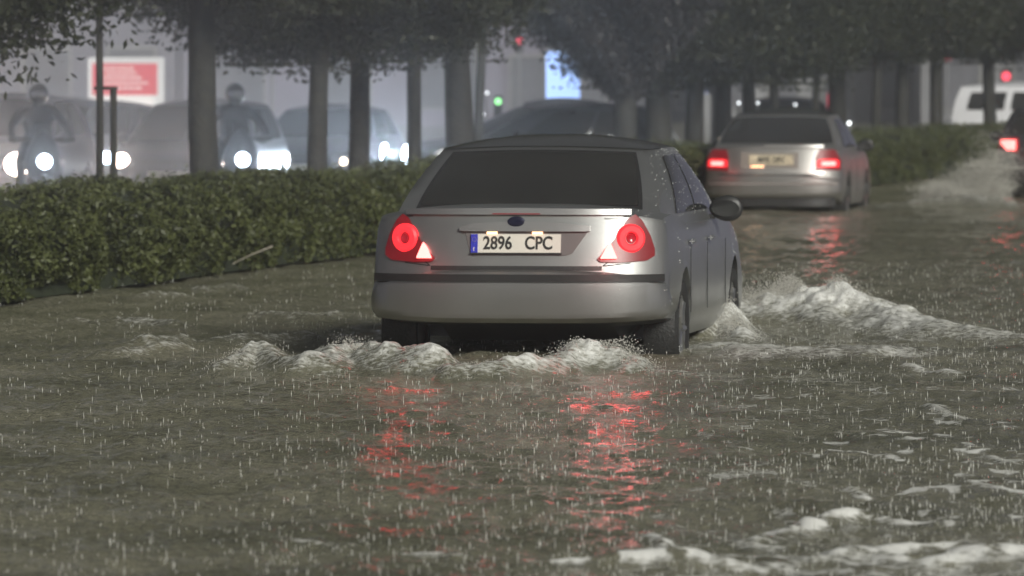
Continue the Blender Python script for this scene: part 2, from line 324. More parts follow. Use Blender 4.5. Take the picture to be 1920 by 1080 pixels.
# ---------------------------------------------------------------- cars
def plan(x, W, k=.28): return k*(abs(x)/W)**4
class Car:
    def __init__(s, name, label, cat, loc, rz, paint, L=4.7, W=.89, rings=None, cab=None, H=1.45, z0=.93, z1=1.36, wheels=(.95, 3.7), zk=1.0, group=None, wr=.31, pl=.28, fc=.10, roofm=None):
        s.roofm = roofm
        s.L, s.W, s.paint, s.zk, s.pl = L, W, paint, zk, pl
        s.root = tag(empty(name, loc, rz), label, cat, group); s.H = H; s.z0, s.z1 = z0, z1
        s.cab = cab or dict(yr0=.42, yr1=1.3, yf1=2.75, yf0=3.65, w0=W-.05, w1=.66)
        s.wheels = wheels; s.wr = wr; s.fc = fc; s.rings = rings
        s.body(); s.cabin(); s.wheel_set()
    def body(s):
        bm = bmesh.new(); fx = [0, .2, .4, .57, .70, .80, .88, .95]; ff = [.1, .28, .5, .72, .9]; all_ = []
        RA = s.wr+.06; ys = [q[0] for q in s.rings]; ext = []
        for yw in s.wheels:
            for k in range(15):
                q = yw - RA*math.cos(PI*k/14)
                for e in ((-.001, .001) if k in (0, 14) else (0,)):
                    ext.append((q+e,) + tuple(float(np.interp(q+e, ys, [g[m] for g in s.rings])) for m in (1, 2, 3)))
        for (y, w, zt, zb) in sorted(list(s.rings)+ext):
            arch = max([s.wr + math.sqrt(max(0, RA*RA-(y-yw)**2)) if abs(y-yw) < RA else 0 for yw in s.wheels]) / s.zk
            h = [(a*w, zb + .03*a**4) for a in fx]
            h += [(w*(.972 + .028*math.sin(PI*min(1, f*1.15))), (zb+.03) + f*(zt-.075*.9-zb-.03)) for f in ff]
            h += [(a*w, zt - min(.075, .3*(zt-zb))*a**3) for a in fx[::-1]]
            h = [(x, max(z, min(arch, zt-.12))) if (x > .69*w and z < arch) else (x, z) for x, z in h]
            pts = h + [(-x, z) for x, z in h[-2:0:-1]]
            ring = []
            for x, z in pts:
                yy = y
                kr = max(0, 1-y/1.1); kf = max(0, 1-(s.L-y)/1.1)
                yy += plan(x, s.W, s.pl)*kr - plan(x, s.W, s.pl)*kf
                ring.append(bm.verts.new((x, yy, z*s.zk)))
            all_.append(ring)
        n = len(all_[0]); hN = len(fx)*2+len(ff)
        for r0, r1 in zip(all_, all_[1:]):
            for k in range(n): bm.faces.new((r0[k], r0[(k+1) % n], r1[(k+1) % n], r1[k]))
        for r in (all_[0], all_[-1]):
            m = lambda k: r[(n-k) % n]
            last = len(fx)-1
            for i in range(last):
                j = hN-1-i
                bm.faces.new((r[i], r[i+1], r[j-1], r[j])); bm.faces.new((m(i), m(i+1), m(j-1), m(j)))
            bm.faces.new([r[i] for i in range(last, hN-last)]); bm.faces.new([m(i) for i in range(last, hN-last)])
        bmesh.ops.recalc_face_normals(bm, faces=bm.faces)
        o = bmobj('body', bm, s.paint, s.root, angle=32)
        s.bodyo = o
    def S(s, u, v):
        c = s.cab; b = .035*math.sin(PI*v)
        w = c['w0']+(c['w1']-c['w0'])*v + b*.8; yr = c['yr0']+(c['yr1']-c['yr0'])*v - b; yf = c['yf0']+(c['yf1']-c['yf0'])*v + b
        z = s.z0+(s.z1-s.z0)*v; sg = 1 if u >= 0 else -1; a = abs(u)
        fc = s.fc
        if a <= 1: x = a*w*.94; y = yr+fc*a**2.6; z += .02*v*(1-a*a)
        elif a < 2: t = a-1; x = w*(1-.06*abs(2*t-1)**6) - .02*abs(2*t-1)**2*w; y = yr+fc+.05+(yf-yr-2*fc-.10)*t; z += .012*v*math.sin(PI*t)
        else: t = 3-a; x = t*w*.94; y = yf-fc*t**2.6; z += .02*v*(1-t*t)
        return Vector((sg*x, y, z*s.zk))
    def cabin(s):
        us = [i/6 for i in range(7)] + [1+i/12 for i in range(1, 12)] + [2+i/6 for i in range(7)]
        us = us + [-u for u in us[-2:0:-1]]; n = len(us); v = []; f = []
        lv = [-.25, 0, .15, .3, .5, .7, .85, 1]
        for l in lv:
            for u in us: v.append(s.S(u, l))
        top = [s.S(u, 1) for u in us]; c = s.cab; cy = (c['yr1']+c['yf1'])/2
        for r in (.93, .8, .6, .35, .12):
            for p in top:
                q = Vector((p.x*r, cy+(p.y-cy)*(r*.55+.45) if True else 0, 0)); q.y = cy+(p.y-cy)*r
                q.z = p.z + (s.H*s.zk-p.z)*(1-r**2.1); v.append(q)
        rows = len(lv)+5
        for i in range(rows-1):
            for k in range(n): f.append((i*n+k, i*n+(k+1) % n, (i+1)*n+(k+1) % n, (i+1)*n+k))
        f.append([(rows-1)*n+k for k in range(n)]); f.append(list(range(n))[::-1])
        f1 = [q for q in f if max(q) < len(lv)*n and len(q) == 4]; f1.append(list(range(n))[::-1]); f1.append([(len(lv)-1)*n+k for k in range(n)])
        mesh('cabin_frame', v[:len(lv)*n], f1, s.paint, s.root, angle=50)
        b = (len(lv)-1)*n; top2 = [p + Vector((0, 0, .004)) for p in v[b:]]; m = len(top2)//n
        f2 = [(i*n+k, i*n+(k+1) % n, (i+1)*n+(k+1) % n, (i+1)*n+k) for i in range(m-1) for k in range(n)] + [[(m-1)*n+k for k in range(n)], list(range(n))[::-1]]
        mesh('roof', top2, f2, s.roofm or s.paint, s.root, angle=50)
    def pane(s, name, u0, u1, v0, v1, m='glass', off=.005, nu=12, nv=5, skew=0, parent=None, vtop=None):
        v = []; 
        for i in range(nu+1):
            for j in range(nv+1):
                vv = v0+(v1-v0)*j/nv; u = u0+(u1-u0)*i/nu + skew*(vv-v0)
                p = s.S(u, vv); du = s.S(u+.01, vv)-s.S(u-.01, vv); dv = s.S(u, vv+.01)-s.S(u, vv-.01)
                nn = du.cross(dv).normalized()
                if nn.dot(p - Vector((0, (s.cab['yr0']+s.cab['yf0'])/2, p.z-.3))) < 0: nn = -nn
                v.append(p+nn*off)
        v += [p - Vector((0, 0, 0)) for p in v]
        f = []; N = (nu+1)*(nv+1); I = lambda i, j: i*(nv+1)+j
        for i in range(nu):
            for j in range(nv): f.append((I(i, j), I(i+1, j), I(i+1, j+1), I(i, j+1)))
        return mesh(name, v[:N], f, m, parent or s.root, angle=60)
    def glazing(s, rear=(-.93, .93, .27, .93), dark=True):
        s.pane('rear_window', *rear, nu=20)
        s.pane('windscreen', 2.07, 2.985, .12, .95, nu=12); s.pane('windscreen', -2.985, -2.07, .12, .95, nu=12)
        s.sidewin()
    def sidewin(s):
        for sg in (-1, 1):
            for a, b in ((1.16, 1.46), (1.49, 1.83)):
                s.pane('side_window', sg*a, sg*b, .14, .90)
                
    def wheel_set(s, rim='rim'):
        for y in s.wheels:
            for sx in (-1, 1):
                r = s.wr; bm = bmesh.new()
                lathe(bm, [(0, .03), (sx*.03, .05), (sx*.02, r*.55), (sx*.045, r*.62), (sx*.05, r*.66), (-sx*.12, r*.66), (-sx*.12, .03)], 'X', n=28)
                for k in range(7):
                    t = 2*PI*k/7; tube(bm, [(sx*.035, .04*math.cos(t), .04*math.sin(t)), (sx*.045, r*.62*math.cos(t), r*.62*math.sin(t))], [.025, .018], 6)
                h = bmobj('wheel', bm, rim, s.root, (sx*(s.W-.075), y, r))
                bm = bmesh.new()
                lathe(bm, [(sx*.05, r*.65), (sx*.062, r*.75), (sx*.065, r*.9), (sx*.045, r*.985), (0, r), (-sx*.09, r), (-sx*.14, r*.95), (-sx*.14, r*.65)], 'X', n=40, close=False)
                bmobj('tyre', bm, 'rubber', h)
    def rs(s, x, z): return plan(x, s.W, s.pl) + s.rp(z)       # rear surface depth
    def rp(s, z): return 0
    def fs(s, x, z): return s.L - plan(x, s.W, s.pl) - (max(0, z-.56)*.55)
    def patch(s, name, lo, hi, m, t=.006, n=18, end='rear', back=.02, parent=None, nz=4, mirror=False):
        """raised panel following the rear (or front) face between two chains of (x, z) points"""
        x0, x1 = lo[0][0], lo[-1][0]; v = []; f = []; sg = -1 if end == 'rear' else 1
        surf = s.rs if end == 'rear' else s.fs
        lx, lz = zip(*lo); hx, hz = zip(*hi)
        for i in range(n+1):
            x = x0+(x1-x0)*i/n; a = np.interp(x, lx, lz); b = np.interp(x, hx, hz)
            for j in range(nz+1):
                z = a+(b-a)*j/nz; y = surf(x, z); xx = -x if mirror else x
                v.append((xx, y+sg*t, z*s.zk)); v.append((xx, y-sg*back, z*s.zk))
        I = lambda i, j, k: (i*(nz+1)+j)*2+k
        for i in range(n):
            for j in range(nz):
                f.append((I(i, j, 0), I(i+1, j, 0), I(i+1, j+1, 0), I(i, j+1, 0))); f.append((I(i, j, 1), I(i, j+1, 1), I(i+1, j+1, 1), I(i+1, j, 1)))
            f.append((I(i, 0, 0), I(i, 0, 1), I(i+1, 0, 1), I(i+1, 0, 0))); f.append((I(i, nz, 0), I(i+1, nz, 0), I(i+1, nz, 1), I(i, nz, 1)))
        for i in (0, n):
            for j in range(nz): f.append((I(i, j, 0), I(i, j+1, 0), I(i, j+1, 1), I(i, j, 1)))
        return mesh(name, v, f, m, parent or s.root, angle=35)
    def disc(s, name, x, z, r, prof, m, end='rear', parent=None, off=.0, n=28, close=True):
        surf = s.rs if end == 'rear' else s.fs; sg = -1 if end == 'rear' else 1
        dy = (surf(x+.02, z)-surf(x-.02, z))/.04
        bm = bmesh.new(); lathe(bm, [(a, b*r) for a, b in prof], 'Y', n=n, close=close)
        o = bmobj(name, bm, m, parent or s.root, (x, surf(x, z)+sg*off, z*s.zk)); o.rotation_euler = (0, 0, math.atan(dy)*.8)
        return o
    def mirrors(s, m='trim', y=2.72, z=.99, glassm='glass'):
        for sx in (-1, 1):
            bm = bmesh.new(); bmesh.ops.create_icosphere(bm, subdivisions=3, radius=1)
            for v in bm.verts:
                v.co.x *= .105; v.co.y *= .065 if v.co.y > 0 else .03; v.co.z *= .080*(1+.15*v.co.x/.1*sx)
            mo = bmobj('wing_mirror', bm, m, s.root, (sx*(s.W+.045), y, z*s.zk))
            bm = bmesh.new(); bbox(bm, 0, 0, 0, .10, .05, .028, .01); a = bmobj('mirror_arm', bm, m, mo, (-sx*.11, .01, -.05))
            bm = bmesh.new(); lathe(bm, [(0, 1), (.002, 1)], 'Y', n=24)
            for v in bm.verts: v.co.x *= .085; v.co.z *= .05
            bmobj('mirror_glass', bm, glassm, mo, (0, -.032, 0))
    def handles(s, m=None, ys=(1.35, 2.35)):
        for sx in (-1, 1):
            for y in ys:
                bm = bmesh.new(); bbox(bm, 0, 0, 0, .03, .19, .03, .012); bmobj('door_handle', bm, m or s.paint, s.root, (sx*(s.W*.995+.006), y, .82*s.zk))
    def seams(s, ys=(1.22, 2.1, 3.1)):
        for sx in (-1, 1):
            for y in ys: bm = bmesh.new(); bbox(bm, sx*(s.W+.0005), y, .60*s.zk, (.004), .005, .40*s.zk); bmobj('door_seam', bm, 'seam', s.root)
    def sillstrip(s):
        for sx in (-1, 1):
            bm = bmesh.new(); bbox(bm, sx*(s.W+.004), (s.wheels[0]+s.wheels[1])/2, .56*s.zk, .016, s.wheels[1]-s.wheels[0]-.85, .05, .006); bmobj('side_strip', bm, 'trim', s.root)

def pointlamp(name, parent, loc, energy, col, rad=.05, spot=None, rot=None):
    l = bpy.data.lights.new(name, 'SPOT' if spot else 'POINT'); l.energy = energy; l.color = col; l.shadow_soft_size = rad
    if spot: l.spot_size = R(spot); l.spot_blend = .6
    o = bpy.data.objects.new(name, l); C.objects.link(o); o.parent = parent; o.location = loc
    if rot: o.rotation_euler = rot
    return o

# ---- the silver saloon
YC = 8.0
rings = [(0, .855, .655, .43), (.012, .875, .668, .40), (.05, .885, .675, .375), (.075, .882, .68, .37), (.078, .872, .685, .37), (.13, .872, 1.005, .37), (.145, .872, 1.028, .37),
         (.20, .875, 1.043, .37), (.5, .885, 1.055, .36), (.95, .89, 1.03, .24), (1.4, .89, .99, .24), (2.4, .89, .985, .24), (3.1, .89, .985, .24), (3.6, .89, .985, .24), (4.0, .885, .93, .24),
         (4.3, .88, .87, .24), (4.5, .87, .80, .25), (4.63, .855, .72, .26), (4.68, .84, .66, .28), (4.70, .82, .60, .30)]
class Main(Car):
    def rp(s, z): return 0 if z < .676 else .078+(z-.685)/.32*.052
loc = dp(963, 40.0)
K = Main('silver_sedan', 'silver four-door saloon driving away through flood water, plate 2896 CPC, brake lamps lit', 'car', loc, -R(YC), 'silver', rings=rings, roofm='roof_reflection')
def kx(px, Y=0): return ((px-963)/325 - math.sin(R(YC))*Y)/math.cos(R(YC))
def kz(py, Y=.1): return CH-(py-HZ)*(40+Y)/F
K.glazing(rear=(-.84, .84, .25, .925)); K.mirrors(); K.handles(); K.seams();
K.pane('window_seal', -.87, .87, .20, .955, 'trim', .003, nu=20)
# boot lid seams, bumper strip, lower valance
K.patch('bumper_strip', [(-.85, .612), (.85, .612)], [(-.85, .655), (.85, .655)], 'trim', t=.014, n=30)
K.patch('bumper_gap', [(-.50, .677), (.50, .677)], [(-.50, .702), (.50, .702)], 'trim', t=.003, n=30, back=.03)
for sg in (-1, 1):
    K.patch('boot_seam', [(.505, .70), (.565, .745), (.61, .80)], [(.505, .706), (.565, .752), (.61, .812)], 'seam', t=.0015, mirror=sg < 0, n=8)
    K.patch('boot_seam', [(.505, .70), (.66, .716)], [(.505, .705), (.66, .721)], 'seam', t=.002, mirror=sg < 0, n=6)
    K.patch('boot_seam', [(.615, .985), (.70, .985)], [(.615, .99), (.70, .99)], 'seam', t=.0015, mirror=sg < 0, n=5)
# spoiler lip on the boot lid edge
lip = K.patch('boot_lip', [(-.66, .998), (.66, .998)], [(-.66, 1.03), (0, 1.037), (.66, 1.03)], 'silver', t=.02, n=24, back=.06, nz=3)
# plate recess, chrome bar, badge
rec = K.patch('plate_recess', [(-.30, .905), (-.27, .775), (-.24, .762), (.29, .762), (.33, .775), (.42, .905)], [(-.30, .912), (.42, .912)], mat('recess_grey', (.12, .11, .11), .5), t=.003, n=40)
bar = K.patch('boot_handle_bar', [(-.33, .905), (-.30, .902), (.40, .902), (.43, .905)], [(-.33, .925), (-.25, .95), (0, .962), (.25, .955), (.43, .935)], 'silver', t=.026, n=24)
for x0 in (-.14, .125):
    K.patch('plate_lamp', [(x0-.03, .884), (x0+.03, .884)], [(x0-.03, .900), (x0+.03, .900)], 'amber', t=.02, n=4, parent=None)
    pointlamp('plate_lamp_light', K.root, (x0, .03, .885), .03, (1, .6, .35), .01)
bdg = K.disc('badge', 0, .958, .052, [(-.032, .2), (-.034, .7), (-.03, .95), (0, 1)], mat('badge_dark', (.02, .022, .05), .25, .5), off=-.0)
bdg.scale = (1, 1, .60)
pl = K.patch('number_plate', [(-.262, .778), (.262, .778)], [(-.262, .886), (.262, .886)], 'plate', t=.014, n=4)
K.patch('plate_band', [(-.262, .779), (-.222, .779)], [(-.262, .885), (-.222, .885)], 'blue', t=.0165, n=2, parent=pl)
K.patch('plate_frame', [(-.268, .770), (.268, .770)], [(-.268, .779), (.268, .779)], 'trim', t=.018, n=4, parent=pl)
py_ = K.rs(0, .832)-.0165
for body, xx in (('2896', -.105), ('CPC', .135)):
    text('plate_letters', body, .106, 'ink', pl, (xx, py_, .832), (R(90)-math.atan(.052/.32), 0, 0), .80, .0018)
text('plate_letters', 'E', .028, 'plate', pl, (-.242, py_-.002, .798), (R(90)-.16, 0, 0), 1, .0005)
bm = bmesh.new()
for k in range(12):
    t = 2*PI*k/12; bmesh.ops.create_icosphere(bm, subdivisions=1, radius=.0018, matrix=Matrix.Translation((-.242+.012*math.cos(t), py_-.001+.012*math.sin(t)*.16, .855+.012*math.sin(t))))
bmobj('plate_stars', bm, 'plate2', pl)
# lamps
for sg in (-1, 1):
    cl = K.patch('tail_lamp', [(.475, .742), (.49, .726), (.60, .722), (.75, .733), (.79, .76)],
                 [(.475, .748), (.53, .80), (.60, .90), (.64, .975), (.68, 1.0), (.72, .965), (.765, .88), (.79, .80)], 'redoff', t=.012, n=26, mirror=sg < 0)
    x = sg*.655; z = .862
    K.disc('brake_ring', x, z, .083, [(-.026, .42), (-.034, .5), (-.034, .86), (-.022, 1), (.02, 1), (.02, .42)], 'redon', parent=cl, close=False, n=36)
    K.disc('lamp_core', x, z, .03, [(-.02, .3), (-.026, .8), (-.01, 1), (.02, 1)], 'redcore', parent=cl)
    K.patch('fog_lamp', [(.495, .745), (.585, .745)], [(.495, .752), (.525, .81), (.548, .838), (.585, .752)], 'redhot', t=.03, n=14, mirror=sg < 0, parent=cl)
    pointlamp('tail_light_glow', K.root, (x*.92, -.22, .78), 1.5 if sg > 0 else .6, (1, .02, .035), .13)
K.patch('boot_emblem', [(.51, .972), (.59, .972)], [(.51, .982), (.59, .982)], 'badge_grey', t=.004, n=3)
me_ = K.bodyo.data; pts = []
for _k in range(6000):
    p_ = me_.polygons[int(RNG.integers(len(me_.polygons)))]; c_ = p_.center; a_ = [me_.vertices[i].co for i in p_.vertices]
    if p_.normal.x > .15 and p_.area > 2e-5 and c_.z > .45:
        wts = RNG.dirichlet([1]*len(a_)); q_ = sum((a*float(x) for a, x in zip(a_, wts)), Vector())
        if vnoise(np.array([q_.y*3]), np.array([q_.z*6]), 5)[0] > -.1: pts.append(tuple(q_ + p_.normal*.002))
for _k in range(700):
    u_ = float(RNG.uniform(.96, 2.0)); v_ = float(RNG.uniform(.1, 1)); q_ = K.S(u_, v_); pts.append((q_.x+.004, q_.y, q_.z))
pts = np.array(pts); pts = pts[RNG.permutation(len(pts))[:420]]; rr = RNG.uniform(.0008, .0030, len(pts))
o_ = soup('water_bead_glints', octs(pts, rr, rr, rr*1.7), 6, mat('bead_glint', (.85, .87, .85), .1, coat=1), K.root, OCT); o_['kind'] = 'stuff'  # water beads, whitened to stand in for glints on the wet paint
K.patch('high_brake_lamp', [(-.14, 1.0), (.14, 1.0)], [(-.14, 1.006), (.14, 1.006)], 'redoff', t=.0215, n=4)

# ---- the second saloon
rings2 = [(0, .82, .60, .40), (.012, .84, .615, .37), (.05, .85, .62, .34), (.075, .845, .63, .33), (.08, .84, .64, .33), (.12, .84, .95, .31), (.14, .84, .975, .30),
          (.20, .845, .99, .29), (.5, .855, 1.0, .24), (.95, .86, .98, .22), (1.4, .865, .95, .22), (2.4, .865, .945, .22), (3.5, .865, .945, .22), (4.0, .86, .88, .22), (4.25, .85, .80, .24), (4.40, .83, .70, .26), (4.45, .80, .60, .30)]
class Second(Car):
    def rp(s, z): return 0 if z < .62 else .08+(z-.64)/.32*.04
D2 = 84.0
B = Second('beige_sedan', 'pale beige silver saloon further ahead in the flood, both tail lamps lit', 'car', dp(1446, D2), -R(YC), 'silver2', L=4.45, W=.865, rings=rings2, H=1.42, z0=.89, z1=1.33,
           cab=dict(yr0=.38, yr1=1.15, yf1=2.6, yf0=3.5, w0=.81, w1=.60), wheels=(.9, 3.45), roofm='roof_reflection')
B.glazing(rear=(-.95, .95, .24, .93)); B.mirrors(y=2.6, z=.96, m='trim'); B.handles(); B.seams((1.15, 2.0, 3.0))
B.patch('bumper_strip', [(-.80, .50), (.80, .50)], [(-.80, .53), (.80, .53)], mat('bumper_rub', (.22, .2, .19), .5), t=.012, n=24)
B.patch('rear_valance', [(-.76, .24), (.76, .24)], [(-.78, .375), (.78, .375)], 'trim', t=-.06, n=24, back=.1)
B.patch('bumper_gap', [(-.80, .622), (.80, .622)], [(-.80, .636), (.80, .636)], 'seam', t=.002, n=24, back=.03)
B.patch('boot_lip', [(-.10, .955), (.62, .955)], [(-.10, .985), (.62, .985)], 'silver2', t=.02, n=12, back=.06)
rec = B.patch('plate_recess', [(-.38, .70), (.32, .70)], [(-.38, .895), (.32, .895)], mat('recess_beige', (.22, .2, .18), .5), t=.002, n=8)
pl = B.patch('number_plate', [(-.28, .745), (.26, .745)], [(-.28, .865), (.26, .865)], 'plate2', t=.014, n=4)
text('plate_letters', '4695 DFC', .098, 'ink', pl, (-.01, B.rs(0, .80)-.0165, .805), (R(90)-.12, 0, 0), .82, .002)
B.patch('plate_lamp', [(-.26, .715), (-.10, .715)], [(-.26, .735), (-.10, .735)], 'amber', t=.012, n=4)
for sg in (-1, 1):
    cl = B.patch('tail_lamp', [(.53, .672), (.82, .68)], [(.53, .84), (.57, .93), (.75, .93), (.82, .80)], 'redoff', t=.012, n=14, mirror=sg < 0)
    B.patch('brake_lamp', [(.55, .715), (.80, .72)], [(.55, .80), (.60, .815), (.77, .815), (.80, .79)], 'redon', t=.02, n=10, mirror=sg < 0, parent=cl)
    B.patch('lamp_bulb', [(.60, .735), (.76, .735)], [(.60, .785), (.76, .785)], 'redhot', t=.024, n=8, mirror=sg < 0, parent=cl)
    pointlamp('tail_light_glow', B.root, (sg*.66, -.2, .72), .9, (1, .03, .04), .12)

# ---- dark car leaving on the right edge
D3 = 93.0
ringh = lambda L, W: [(0, W*.95, .60, .42), (.012, W*.97, .615, .38), (.05, W*.98, .63, .34), (.07, W*.975, .64, .33), (.10, W*.975, .95, .30), (.16, W*.98, .97, .28), (.5, W*.99, .97, .24),
                      (1.0, W, .97, .22), (2.4, W, .96, .22), (L-1.15, W, .955, .22), (L-.7, W*.99, .90, .22), (L-.4, W*.98, .84, .24), (L-.16, W*.96, .76, .25), (L-.06, W*.93, .68, .27), (L-.02, W*.91, .63, .30), (L, W*.89, .57, .33)]
G = Car('dark_estate', 'black car at the right edge throwing up spray, square red tail lamp lit', 'car', dp(1988, D3), -R(6), 'darkpaint', L=4.5, W=.89, rings=ringh(4.5, .89), H=1.45,
        cab=dict(yr0=.10, yr1=.42, yf1=2.6, yf0=3.5, w0=.84, w1=.66), wheels=(.85, 3.5), fc=.06)
G.glazing(rear=(-.92, .92, .25, .9)); G.mirrors(y=2.6)
for sg in (-1, 1):
    cl = G.patch('tail_lamp', [(.56, .80), (.83, .80)], [(.56, 1.0), (.83, 1.0)], 'redoff', t=.015, n=8, mirror=sg < 0)
    G.patch('brake_lamp', [(.60, .83), (.80, .83)], [(.60, .97), (.80, .97)], 'redhot', t=.025, n=6, mirror=sg < 0, parent=cl)
    pointlamp('tail_light_glow', G.root, (sg*.7, -.15, .9), 2, (1, .04, .05), .05)
G.patch('number_plate', [(-.26, .66), (.26, .66)], [(-.26, .77), (.26, .77)], 'plate', t=.012, n=4)
G.patch('rear_bumper', [(-.84, .40), (.84, .40)], [(-.84, .60), (.84, .60)], 'trim', t=.012, n=16)

# ---- oncoming traffic beyond the median
def oncoming(name, label, px, d, paint, lamp, W=.87, L=4.4, H=1.45, z0=.90, z1=None, cabk='hatch', yaw=YAW, power=0, bright=None, zk=1.0, both=True, lz=.66, lr=.085, group='cars queuing on the far side of the hedge', rack=False):
    rot_ = (R(90), 0, R(yaw)*(1 if yaw > 30 else .5))
    cabs = dict(hatch=dict(yr0=.10, yr1=.5, yf1=2.35, yf0=3.35, w0=W-.05, w1=W-.24), sedan=dict(yr0=.45, yr1=1.2, yf1=2.6, yf0=3.45, w0=W-.05, w1=W-.27), van=dict(yr0=.06, yr1=.12, yf1=3.1, yf0=3.75, w0=W-.03, w1=W-.12))
    fc = dp(px, d); rz = PI - R(yaw)
    org = fc - Matrix.Rotation(rz, 3, 'Z') @ Vector((0, L, 0))
    c = Car(name, label, 'car', org, rz, paint, L=L, W=W, rings=ringh(L, W), H=H, z0=z0, z1=z1 or H-.09, cab=cabs[cabk], wheels=(.85, L-.95), zk=zk, group=group, fc=.08)
    c.glazing(rear=(-.9, .9, .3, .9)); c.mirrors(y=cabs[cabk]['yf1']+.35, m=paint)
    g = c.patch('grille', [(-.36, .60), (.36, .60)], [(-.40, .70), (.40, .70)], 'trim', t=.012, n=8, end='front')
    c.patch('front_bumper', [(-.80, .38), (.80, .38)], [(-.80, .50), (.80, .50)], 'trim', t=.012, n=16, end='front')
    c.patch('number_plate', [(-.26, .45), (.26, .45)], [(-.26, .56), (.26, .56)], 'plate', t=.022, n=4, end='front')
    for sg in (-1, 1):
        on = both or sg == -1*(1 if both is False else 1)
        cl = c.patch('headlight', [(.46, .60), (.78, .61)], [(.46, .71), (.78, .74)], 'chrome', t=.012, n=8, end='front', mirror=sg < 0)
        c.disc('headlight_bulb', sg*.64, lz, lr, [(.03, .5), (.05, .8), (.03, 1), (-.02, 1)], lamp, end='front', parent=cl, off=.012)
        if power:
            pointlamp('headlight_beam', c.root, (sg*.64, L+.12, lz*zk), power, (1, .85, .76) if lamp == 'hlw' else (.72, .86, 1), .06, 44, rot_)
    return c
oncoming('oncoming_car', 'grey people carrier cut by the left edge of the photo, warm headlamp on', -62, 91, 'greypaint', 'hlw', W=.86, H=1.60, z0=.95, cabk='hatch', power=560, lz=.66, lr=.16)
oncoming('oncoming_car', 'dark hatchback with bluish headlamps, second in the queue from the left', 118, 103, 'darkpaint', 'hlb', W=.85, H=1.46, power=190, lz=.62, lr=.085)
oncoming('oncoming_car', 'large dark hatchback behind the thickest left trunk, warm headlamp by the tree stake', 313, 92, 'darkpaint', 'hlw', W=.90, H=1.52, power=400, lz=.70, lr=.10)
oncoming('oncoming_car', 'dark low car between the two middle trunks, small dim yellowish headlamps', 560, 100, 'darkpaint', 'hly', W=.87, H=1.42, power=1.5, lz=.60, lr=.05)
oncoming('oncoming_car', 'dark car turned across the lane, two dazzling blue-white headlamps close together', 726, 100, 'darkpaint', 'hlb', W=.86, H=1.45, yaw=73, power=800, lz=.70, lr=.15)
oncoming('oncoming_car', 'dark car seen over the roof of the silver saloon', 1010, 125, 'darkpaint', 'hls', W=.88, H=1.44, power=0, lz=.62, lr=.05)
oncoming('oncoming_car', 'grey car half hidden behind the roof of the beige saloon', 1440, 132, 'greypaint', 'hls', W=.88, H=1.45, power=0, lz=.62, lr=.05)
oncoming('oncoming_car', 'dark car far back in the queue above the hedge, below the billboard', 60, 128, 'darkpaint', 'hlb', W=.86, H=1.45, power=6, lz=.62, lr=.08)
# white van seen from the side at the right
V = Car('white_van', 'white van with dark side windows beyond the far hedge, right of the trees', 'van', dp(2118, 165), R(78), 'whitepaint', L=4.6, W=.92, rings=ringh(4.6, .92), H=1.74, z0=.95, z1=1.60,
        cab=dict(yr0=.06, yr1=.12, yf1=3.98, yf0=4.18, w0=.90, w1=.80), wheels=(.85, 3.6), fc=.05)
V.pane('windscreen', 2.07, 2.985, .12, .92); V.pane('windscreen', -2.985, -2.07, .12, .92); V.pane('rear_window', -.85, .85, .2, .85)
for sg in (-1, 1):
    for a, b in ((1.06, 1.36), (1.40, 1.66), (1.70, 1.93)): V.pane('side_window', sg*a, sg*b, .16, .80)
V.mirrors(m='trim', y=3.2)

